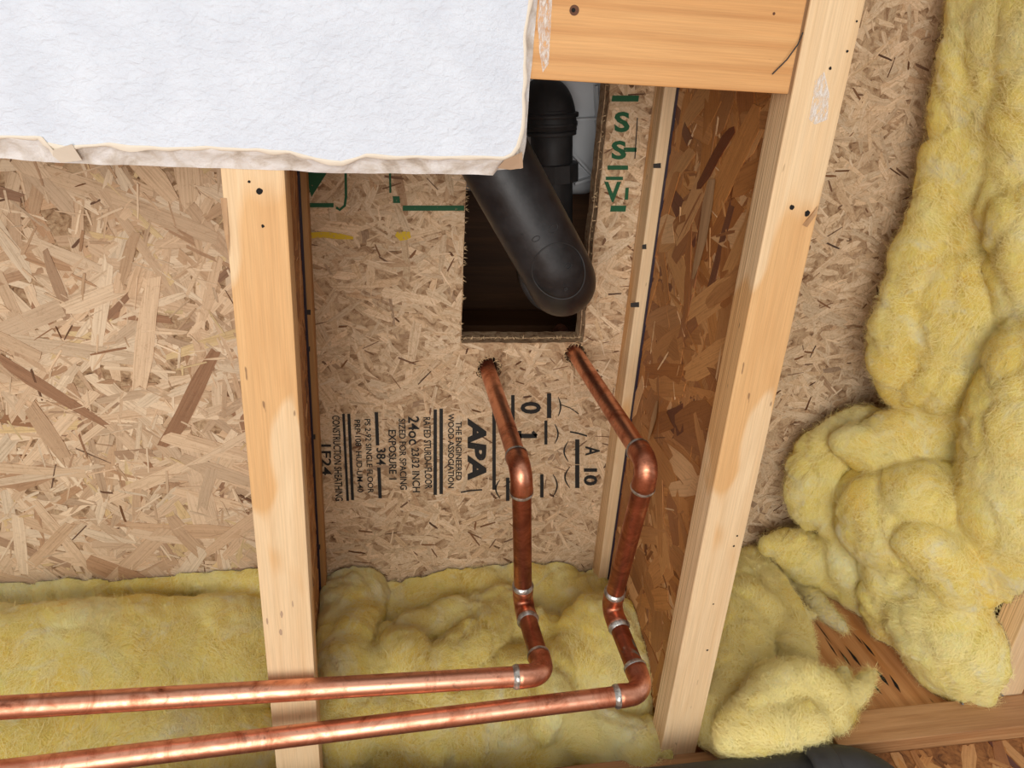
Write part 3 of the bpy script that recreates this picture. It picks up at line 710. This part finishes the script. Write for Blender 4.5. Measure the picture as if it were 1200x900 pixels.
# ================================================================== COPPER PIPES
PR = 0.0117; FR = 0.0138
def copper_pipe(pts, label, mats, bends):
    pts = [Vector(p) for p in pts]; d_ = pts[-1] - pts[-2]; pts[-1] = pts[-2] + d_ * ((pts[-2].x + 1.6) / abs(d_.x))     # the runs go on to the left
    r = root('copper_pipe', pts[-1] - Vector((0, 0, PR)), label, 'pipe', 'copper water pipes')
    n = len(pts); ends = {}
    for i in range(1, n-1):
        br = bends[i-1]; a = arc(pts[i-1], pts[i], pts[i+1], br, 14)
        u = (pts[i-1]-pts[i]).normalized(); v = (pts[i+1]-pts[i]).normalized(); hub = .016
        path = [a[0] + u*hub, a[0] + u*hub*.5] + a + [a[-1] + v*hub*.5, a[-1] + v*hub]
        rad = [FR]*2 + [FR*.965]*len(a) + [FR]*2
        rad[0] = FR
        V_, F_ = sweep([path[0] + u*.0004] + path + [path[-1] + v*.0004], [PR] + rad + [PR], 28, False)
        el = obj('elbow', V_, F_, M['copper_fit'], r, True)
        ends[i] = (path[0], path[-1])
        for p, d in ((path[0], u), (path[-1], v)):
            q = [p - d*.0030, p - d*.001, p + d*.0012, p + d*.0038]
            V_, F_ = sweep(q, [FR*1.01, FR*1.05, FR*1.0, PR*1.005], 28, False, .05)
            obj('solder_ring', V_, F_, M['solder'], el, True)
    for i in range(n-1):
        a = ends[i][1] if i in ends else pts[0]; b = ends[i+1][0] if i+1 in ends else pts[-1]
        d = (b-a).normalized(); a2 = a - d*.01 if i in ends else a; b2 = b + d*.01 if i+1 in ends else b
        k = max(2, int((b2-a2).length/.01))
        V_, F_ = sweep([a2.lerp(b2, t/k) for t in range(k+1)], PR, 28)
        obj('tube', V_, F_, mats[i], r, True)
    return r
mA = [M['copper'], M['copper_dark'], M['copper_green'], M['copper']]
pA0 = Vector((PA.x, PA.y, 0))
A = [Vector((PA.x - .001, PA.y + .001, wz(ZS + .10))), atz(611, 552, .750), atz(613, 708, .785), atz(638, 791, .645), atz(-260, 845, .640)]
copper_pipe(A, 'upper of the two long copper pipe runs, elbow in the middle of the bay', mA, [.016, .016, .019])
B = [Vector((PB.x, PB.y, wz(ZS + .10))), atz(760, 545, .692), atz(716, 712, .752), atz(756, 812, .628), atz(-260, 936, .622)]
copper_pipe(B, 'lower of the two long copper pipe runs, bent beside the orange joist web', mA, [.016, .016, .019])

# ================================================================== BLACK DRAIN TRAP AND TUB
def drain_trap():
    r = root('drain_trap', atz(645, 330, .80), 'black plastic drain trap hanging through the square opening', 'drain trap')
    R = .0425
    zc = .875
    p_end = atz(662, 334, zc); p_start = atz(573, 172, zc + .015)
    d = (p_end - p_start).normalized()
    top = p_end + d*.0 + Vector((-.01, -.01, .30))
    start = p_start - d*.10
    a = arc(start, p_end + d*.012, p_end + d*.012 + Vector((0, 0, .3)), .046, 18)
    ks = [start.lerp(a[0], t/12) for t in range(12)]
    V_, F_ = sweep(ks + a + [a[-1] + Vector((0, 0, .06))], R, 40)
    bd = obj('trap_bend', V_, F_, M['abs'], r, True)
    e = a[-1]
    V_, F_ = sweep([e + Vector((0, 0, .010)), e + Vector((0, 0, .012)), e + Vector((0, 0, .058)), e + Vector((0, 0, .060))], [R, R*1.12, R*1.12, R], 36)
    obj('hub', V_, F_, M['abs_dull'], r, True)
    V_, F_ = sweep([e + Vector((0, 0, .05)), e + Vector((0, 0, .18))], R*.84, 30); obj('riser', V_, F_, M['abs_dull'], r, True)
    # raised mould circle and flecks on the underside
    ax = d; side = Vector((0, 0, 1)).cross(ax).normalized(); dn = side.cross(ax).normalized(); 
    if dn.z > 0: dn = -dn
    c0 = p_end - d*.030
    def on_pipe(s, t, h=0.0): 
        t = max(-.9*R, min(.9*R, t)); return c0 + ax*s + side*t + dn*(math.sqrt(R*R - t*t) + h)
    pth = [on_pipe(.034*math.cos(k/40*2*math.pi), .031*math.sin(k/40*2*math.pi), .0002) for k in range(41)]
    V_, F_ = sweep(pth, .0009, 6, False); obj('mould_ring', V_, F_, M['abs_dull'], r, True)
    for s, t, ww in ((-.048, .006, .0045), (-.047, -.017, .0065), (.0, -.012, .0045), (.022, .004, .002), (-.06, .018, .0016)):
        pth = [on_pipe(s + ww*.6*math.cos(k/14*2*math.pi), t + ww*math.sin(k/14*2*math.pi), .0001) for k in range(15)]
        V_, F_ = sweep(pth, .0006, 5, False); obj('mould_mark', V_, F_, M['abs_dull'], r, True)
drain_trap()
def tub_drain():
    # horizontal waste pipe under the tub with its elbow and slip nut
    r = root('waste_pipe', atz(650, 150, 1.10), 'black waste pipe with slip nut above the drain trap', 'pipe')
    z = 1.105
    a0 = atz(646, 128, z); a1 = atz(648, 330, z); d = (a1-a0).normalized()
    V_, F_ = sweep([a0, a0 + d*.06, a0 + d*.1, a1], .030, 30); obj('tube', V_, F_, M['abs_dull'], r, True)
    n0 = atz(648, 190, z)
    V_, F_ = sweep([n0, n0 + d*.001, n0 + d*.026, n0 + d*.027], [.030, .0375, .0375, .030], 10); obj('slip_nut', V_, F_, M['abs_dull'], r)
    for k in range(3):
        q = a0 + d*(.004 + k*.012)
        V_, F_ = sweep([q, q + d*.001, q + d*.006, q + d*.007], [.031, .0385 - k*.0015, .0385 - k*.0015, .031], 32); obj('hub_ring', V_, F_, M['abs_dull'], r, True)
    e = arc(a0 + d*.03, a0 - d*.005, a0 - d*.005 + Vector((0, 0, .3)), .034, 10)
    V_, F_ = sweep(e + [e[-1] + Vector((0, 0, .12))], .036, 30); obj('elbow', V_, F_, M['abs_dull'], r, True)
tub_drain()
def tub():
    zt = 1.15
    r = root('bathtub', (.2, .05, wz(ZS + .043)), 'grey plastic tub underside with moulded ribs, seen through the opening', 'bathtub')
    # bowl underside: rounded end tapering up at the near end
    x0, x1, y1 = -.25, float(atz(712, 180, zt).x), float(atz(690, 232, zt).y)
    bm = box_bm(x0, x1, -.75, y1, wz(zt), wz(zt + .40), .035, 5)
    bmobj('bowl', bm, M['tub'], r, True)
    for a, b in (((665, 140), (714, 138)), ((668, 178), (700, 212)), ((672, 214), (697, 206)), ((697, 100), (702, 212))):
        p, q = atz(*a, zt), atz(*b, zt); dd = (q-p).normalized(); s = Vector((-dd.y, dd.x, 0))*.0035; up = Vector((0, 0, .02)); dn = Vector((0, 0, -.012))
        vs = [p+s+up, p-s+up, q-s+up, q+s+up, p+s*.5+dn, p-s*.5+dn, q-s*.5+dn, q+s*.5+dn]
        obj('rib', vs, [(0, 3, 2, 1), (4, 5, 6, 7), (0, 1, 5, 4), (1, 2, 6, 5), (2, 3, 7, 6), (3, 0, 4, 7)], M['tub'], r)
    # apron and rim are unseen, added to close off the void and keep it dark
    ztop = zt + .40
    for (a, b, c, dd) in ((-.36, -.34, -.9, .72), (.60, .62, -.9, .72), (-.36, .62, .70, .72), (-.36, .62, -.9, -.88)):
        bmobj('void_screen', box_bm(a, b, c, dd, wz(ZS + .043), wz(ztop)), M['void_dark'], r)
    bmobj('rim', box_bm(-.36, .62, -.9, .72, wz(ztop), wz(ztop + .02), .004), M['void_dark'], r)  # unseen lid, added to block light from above
M['void_dark'] = M['deep_wood']  # dark brown paints the shade inside the void
tub()
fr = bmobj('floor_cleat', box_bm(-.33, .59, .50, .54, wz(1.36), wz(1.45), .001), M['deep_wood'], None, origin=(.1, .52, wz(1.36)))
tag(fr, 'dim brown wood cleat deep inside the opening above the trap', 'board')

# ---- black vent pipe at the foot of the picture
def vent():
    z = .585; R = .034
    b = atz(962, 908, z); a = b - Vector((.22, 0, 0))
    d = (b - a).normalized()
    r = root('vent_pipe', b - Vector((0, 0, R)), 'black plastic pipe with a collar below the wall plate', 'pipe')
    V_, F_ = sweep([a - d*1.3, a, b], R*.86, 30); obj('tube', V_, F_, M['abs_dull'], r, True)
    V_, F_ = sweep([b - d*.022, b - d*.021, b + d*.012, b + d*.014], [R*.86, R*1.08, R*1.08, R*.95], 36); obj('collar', V_, F_, M['abs_dull'], r, True)
    e = arc(b, b + d*.065, b + d*.065 + Vector((.02, .0, -.3)), .05, 12)
    V_, F_ = sweep([b] + e + [e[-1] + Vector((.02, 0, -.30)).normalized()*.25], R*.97, 30); obj('elbow', V_, F_, M['abs_dull'], r, True)
vent()

# ================================================================== INSULATION
def lobe(px, py, rx, ry, rd, rot=0.0, z=None, y=None):
    c = atz(px, py, z) if z is not None else aty(px, py, y)
    p = c - Vector((0, 0, CZ)); depth = p.x*CX[2] + p.y*CJ[2] + p.z*CU[2]
    k = depth / F
    right = Vector((CX[0], CJ[0], CU[0])); down = Vector((CX[1], CJ[1], CU[1])); fwd = p.normalized()
    a = math.radians(rot)
    e1 = (right*math.cos(a) + down*math.sin(a)); e1 = (e1 - fwd*e1.dot(fwd)).normalized(); e2 = fwd.cross(e1)
    return (c, e1*rx*k, e2*ry*k, fwd*rd)
def fold(pts, z=None, y=None, z1=None, n=5):
    """a long rolled fold: overlapping rounds along a smooth line of (px, py, r)"""
    P = [np.array(p, float) for p in pts]; out = []
    Q = [2*P[0]-P[1]] + P + [2*P[-1]-P[-2]]; m = len(P) - 1
    for i in range(m):
        a, b, c, d = Q[i:i+4]
        for k in range(n + (1 if i == m-1 else 0)):
            t = k/n; out.append(.5*((2*b) + (c-a)*t + (2*a-5*b+4*c-d)*t*t + (3*b-a-3*c+d)*t**3))
    res = []
    for i, q in enumerate(out):
        t = i/(len(out)-1); nx = out[min(i+1, len(out)-1)] - out[max(i-1, 0)]; a = math.degrees(math.atan2(nx[1], nx[0]))
        kw = {'y': y} if y is not None else {'z': z + ((z1 if z1 is not None else z) - z)*t}
        res.append(lobe(q[0], q[1], q[2]*1.15, q[2], q[2]*.00105, a, **kw))
    return res
def batt(name, lobes, label, origin, limits, seed, vox=.0046, fuzz=42000, smooth=3, amp=.007, crumple=1.0):
    bm = bmesh.new()
    for c, a, b, d in lobes:
        bmesh.ops.create_icosphere(bm, subdivisions=3, radius=1.0, matrix=Matrix(((a.x, b.x, d.x, c.x), (a.y, b.y, d.y, c.y), (a.z, b.z, d.z, c.z), (0, 0, 0, 1))))
    bmesh.ops.recalc_face_normals(bm, faces=bm.faces)
    m = bpy.data.meshes.new('tmp'); bm.to_mesh(m); bm.free()
    o = bpy.data.objects.new('tmp', m); C.objects.link(o)
    rm = o.modifiers.new('r', 'REMESH'); rm.mode = 'VOXEL'; rm.voxel_size = vox
    sm = o.modifiers.new('s', 'SMOOTH'); sm.factor = 0.5; sm.iterations = smooth
    dg = bpy.context.evaluated_depsgraph_get(); me = bpy.data.meshes.new_from_object(o.evaluated_get(dg))
    bpy.data.objects.remove(o); bpy.data.meshes.remove(m)
    n = len(me.vertices)
    co = np.empty(n*3); me.vertices.foreach_get('co', co); co = co.reshape(-1, 3)
    no = np.empty(n*3); me.vertices.foreach_get('normal', no); no = no.reshape(-1, 3)
    S = Vector((seed*3.7, seed*1.3, seed*2.1))
    disp = np.empty(n)
    for i in range(n):
        v = Vector(co[i])
        q = noise.noise_vector(v*7 + S)*.5
        a1 = noise.noise(v*9 + S + q); a2 = noise.noise(v*20 + S + q*2); a3 = noise.noise(v*46 + S + q*4)
        cr = abs(noise.noise(Vector((v.x*13, v.y*8, v.z*8)) + S*2 + q*1.5)); cr = math.exp(-(cr/.07)**2)      # a few deep creases
        a4 = noise.noise(Vector((v.x*170, v.y*60, v.z*110)) + S + q*14)
        w_ = v + noise.noise_vector(v*14 + S)*.022
        d1, _p = noise.voronoi(Vector((w_.x*15, w_.y*11, w_.z*12)) + S); e1 = min((d1[1] - d1[0])*2.6, 1.0)
        d2, _p = noise.voronoi(Vector((w_.x*38, w_.y*24, w_.z*30)) + S); e2 = min((d2[1] - d2[0])*2.2, 1.0)
        disp[i] = crumple*(math.sqrt(e1)*.0100 - .006 + math.sqrt(e2)*.0032) + amp*(a1*1.2 + a2*.6 - cr*.45 + .10) + amp*.26*a3 + amp*.14*a4
    co += no*disp[:, None]
    x0, x1, y0, y1, z0, z1 = limits
    co[:, 0] = np.clip(co[:, 0], x0, x1); co[:, 1] = np.clip(co[:, 1], y0, y1); co[:, 2] = np.clip(co[:, 2], z0, z1)
    lo, hi = np.array([x0, y0, z0]), np.array([x1, y1, z1])
    out = ((co <= lo + 1e-7) | (co >= hi - 1e-7)).any(1)
    co -= np.array(origin)[None, :]
    me.vertices.foreach_set('co', co.ravel()); me.polygons.foreach_set('use_smooth', [True]*len(me.polygons)); me.update()
    bm = bmesh.new(); bm.from_mesh(me)
    bmesh.ops.delete(bm, geom=[f for f in bm.faces if all(out[v.index] for v in f.verts)], context='FACES')
    bm.to_mesh(me); bm.free()
    me.materials.append(M['wool'])
    o = bpy.data.objects.new(name, me); C.objects.link(o); o.location = origin
    tag(o, label, 'insulation', 'yellow insulation batts')
    # loose surface fibres
    rng = np.random.default_rng(seed)
    idx = rng.choice(np.flatnonzero(~out), fuzz); P = co[idx] + np.array(origin); N_ = no[idx]
    fld = np.array([noise.noise_vector(Vector(p)*8 + S) for p in P]); fld += rng.normal(0, .22, fld.shape)
    T = np.cross(N_, fld); T /= np.linalg.norm(T, axis=1)[:, None] + 1e-9
    B_ = np.cross(N_, T)
    Ln = rng.uniform(.008, .030, fuzz); Wd = rng.uniform(.00008, .00022, fuzz); Bd = rng.uniform(-.5, .5, fuzz); Lf = rng.uniform(.0004, .0030, fuzz)
    wild = rng.random(fuzz) < .10; Lf[wild] *= 3
    P = P + rng.normal(0, .002, P.shape)*(1 - np.abs(N_))
    rows = []
    for k in range(4):
        u = k/3; q = P + T*(Ln*(u - .4))[:, None] + B_*(Ln*Bd*u*u)[:, None] + N_*(Lf*math.sin(.25 + u*2.3) + .0001)[:, None]
        rows.append(q + B_*(Wd*(1 - .5*u))[:, None]); rows.append(q - B_*(Wd*(1 - .5*u))[:, None])
    vs = np.stack(rows, 1).reshape(-1, 3)
    vs = np.clip(vs, [x0 - .004, y0, z0 - .003], [x1 + .004, y1, z1])
    bi = (np.arange(fuzz)*8)[:, None]
    fs = np.concatenate([bi + np.array([[2*k, 2*k+1, 2*k+3, 2*k+2]]) for k in range(3)], 0).tolist()
    if fuzz:
        fm = bpy.data.meshes.new('loose_fibre'); fm.from_pydata(vs - np.array(origin), [], fs); fm.update(); fm.materials.append(M['wool_fibre'])
        f = bpy.data.objects.new('loose_fibre', fm); link(f, o); f['kind'] = 'stuff'
    return o
zc = wz(ZS - .006)
xw_r = XR0 + FLW/2; xw_l = XL0 + FLW/2
# middle bay
batt('insulation_batt', fold([(426, 650, 24), (414, 695, 36), (404, 755, 38), (398, 820, 36)], y=.84) + [
    lobe(545, 690, 100, 58, .075, -3, y=.872), lobe(655, 704, 92, 36, .055, 4, y=.866)] + fold([(640, 650, 18), (680, 658, 22), (714, 670, 22)], y=.828) + fold([(470, 752, 26), (530, 736, 34), (600, 742, 36), (650, 756, 30)], y=.842) +
    fold([(590, 715, 24), (570, 750, 28), (520, 775, 26), (490, 800, 20)], y=.828) + [lobe(472, 792, 48, 50, .055, 10, y=.848), lobe(706, 790, 66, 90, .06, -6, y=.85), lobe(620, 800, 60, 40, .06, 10, y=.858)] +
    fold([(720, 740, 20), (690, 750, 30), (650, 790, 30), (640, 840, 26)], y=.836) + fold([(395, 868, 36), (450, 850, 36), (510, 868, 36), (560, 850, 30)], y=.868) + fold([(560, 868, 34), (640, 850, 36), (700, 868, 38), (748, 880, 36)], y=.868) + fold([(430, 815, 22), (520, 830, 28), (600, 828, 28)], y=.85) + [
    lobe(560, 770, 200, 125, .06, 0, y=.925), lobe(560, 880, 200, 40, .06, 0, y=.905)],
    'yellow insulation stuffed behind the copper pipe elbows', (.13, .89, wz(ZB)), (xw_l + .008, xw_r - .008, .70, YP + .10, wz(ZB - .03), zc), 3, amp=.008, smooth=2)
# left bay
batt('insulation_batt', fold([(-260, 730, 24), (-100, 704, 24), (0, 693, 22), (150, 682, 21), (260, 681, 20), (330, 684, 18)], y=.80) + [
    lobe(150, 796, 230, 98, .075, -2, y=.858), lobe(-60, 830, 190, 122, .08, 0, y=.858), lobe(262, 770, 90, 76, .065, 0, y=.862), lobe(160, 884, 230, 62, .05, 0, y=.895), lobe(60, 752, 120, 46, .055, -8, y=.845),
    lobe(120, 760, 260, 150, .07, 0, y=.92), lobe(-300, 830, 200, 120, .08, 0, y=.862), lobe(-330, 770, 260, 150, .07, 0, y=.92), lobe(-520, 840, 180, 120, .08, 0, y=.865)] + fold([(-560, 780, 26), (-420, 757, 24), (-260, 730, 24)], y=.80) + [],
    'smooth yellow insulation left of the pale joist, behind the straight copper runs', (-.33, .89, wz(ZB)), (-1.05, xw_l - .008, .70, YP + .10, wz(ZB - .03), zc), 5, amp=.005, smooth=5, crumple=.35)
# right bay, low
batt('insulation_batt', fold([(862, 668, 22), (900, 690, 34), (920, 730, 34), (926, 770, 28)], y=.825) + fold([(850, 690, 36), (862, 740, 46), (858, 800, 44), (845, 850, 36)], y=.84) + fold([(866, 860, 26), (888, 836, 32), (920, 815, 36), (962, 818, 32), (975, 836, 20)], y=.785) + fold([(862, 866, 20), (895, 858, 28), (940, 852, 26)], y=.785) + [lobe(866, 655, 24, 20, .03, 0, y=.85), lobe(880, 780, 70, 90, .05, 0, y=.87)],
    'tuft of yellow insulation on the wall plate right of the leaning joist', (.5, .86, wz(ZB)), (XR0 + FLW + .001, .66, .66, .844, wz(ZB - .08), zc), 8, vox=.0036, fuzz=42000, smooth=3)
# right bay, hanging: a rolled edge, long folds, and bunched ends
L = fold([(1158, -80, 28), (1142, 0, 27), (1126, 80, 25), (1115, 160, 26), (1100, 240, 29), (1078, 310, 29), (1056, 365, 31), (1050, 420, 29), (1066, 462, 24)], z=.955, z1=.91)
L += fold([(1195, -80, 44), (1180, 20, 44), (1168, 110, 42), (1154, 190, 40), (1140, 260, 40)], z=.92, z1=.91)
L += fold([(1240, -80, 50), (1222, 60, 50), (1205, 160, 46), (1190, 240, 40)], z=.88, z1=.86)
L += [lobe(1130, 350, 64, 104, .075, 18, z=.90)] + fold([(1188, 210, 28), (1192, 280, 30), (1180, 340, 30), (1165, 400, 28)], z=.87, z1=.86) + fold([(1205, 260, 40), (1215, 340, 46), (1210, 400, 40)], z=.82, z1=.80)
L += [lobe(1112, 440, 64, 46, .07, -8, z=.885), lobe(1150, 480, 44, 50, .06, 20, z=.85)]
L += fold([(1250, 380, 60), (1222, 460, 72), (1202, 560, 72), (1196, 640, 58), (1205, 690, 40)], z=.77, z1=.725)
L += [lobe(1112, 738, 64, 86, .075, -16, z=.742)] + fold([(1080, 640, 26), (1110, 660, 40), (1140, 700, 40)], z=.765, z1=.75)
L += [lobe(1040, 610, 54, 64, .07, -18, z=.85), lobe(1082, 585, 60, 50, .07, 12, z=.83)] + fold([(1000, 520, 20), (1040, 520, 34), (1085, 505, 36), (1130, 520, 40)], z=.905, z1=.86)
L += fold([(1010, 492, 18), (985, 512, 26), (962, 540, 30), (946, 572, 26), (950, 600, 18)], z=.955, z1=.95) + fold([(1030, 545, 24), (1000, 570, 34), (985, 600, 32)], z=.93, z1=.92)
L += fold([(908, 642, 15), (940, 648, 28), (975, 672, 32), (1005, 710, 30), (1025, 740, 20)], z=.955, z1=.90) + fold([(985, 610, 22), (1000, 650, 34), (1015, 700, 32)], z=.92, z1=.88) + fold([(1046, 650, 34), (1050, 700, 38), (1060, 760, 30), (1070, 790, 16)], z=.83, z1=.79)
L += [lobe(1210, 180, 70, 300, .05, 8, z=.95), lobe(1120, 560, 90, 90, .05, 0, z=.9)]
batt('insulation_batt', L, 'large crumpled yellow insulation batt hanging from the right bay', (.8, .5, wz(.75)), (.43, .850, -.2, .812, wz(.60), zc), 11, fuzz=60000, smooth=3, amp=.007)
# white loose tuft by the plate
M['wool'] = M['wool_white']
batt('insulation_tuft', fold([(962, 830, 9), (985, 822, 12), (1010, 806, 9), (1022, 790, 5)], y=.782) + fold([(985, 822, 8), (986, 800, 7), (990, 786, 4)], y=.782),
     'small pale wisp of insulation caught on the plate corner', tuple(aty(980, 830, .80)), (.4, .8, .7, .799, wz(.62), zc), 15, vox=.0022, fuzz=6000, smooth=1, amp=.005)
batt('insulation_scrap', fold([(908, 668, 4), (940, 690, 6), (965, 715, 6), (990, 738, 3)], y=.806) + fold([(925, 716, 3), (940, 720, 6), (952, 722, 3)], y=.806),
     'thin pale strip of insulation stuck to the bare rim board', tuple(aty(950, 715, .806)), (.4, .9, .7, .8135, wz(.62), zc), 16, vox=.0022, fuzz=3000, smooth=1, amp=.004)
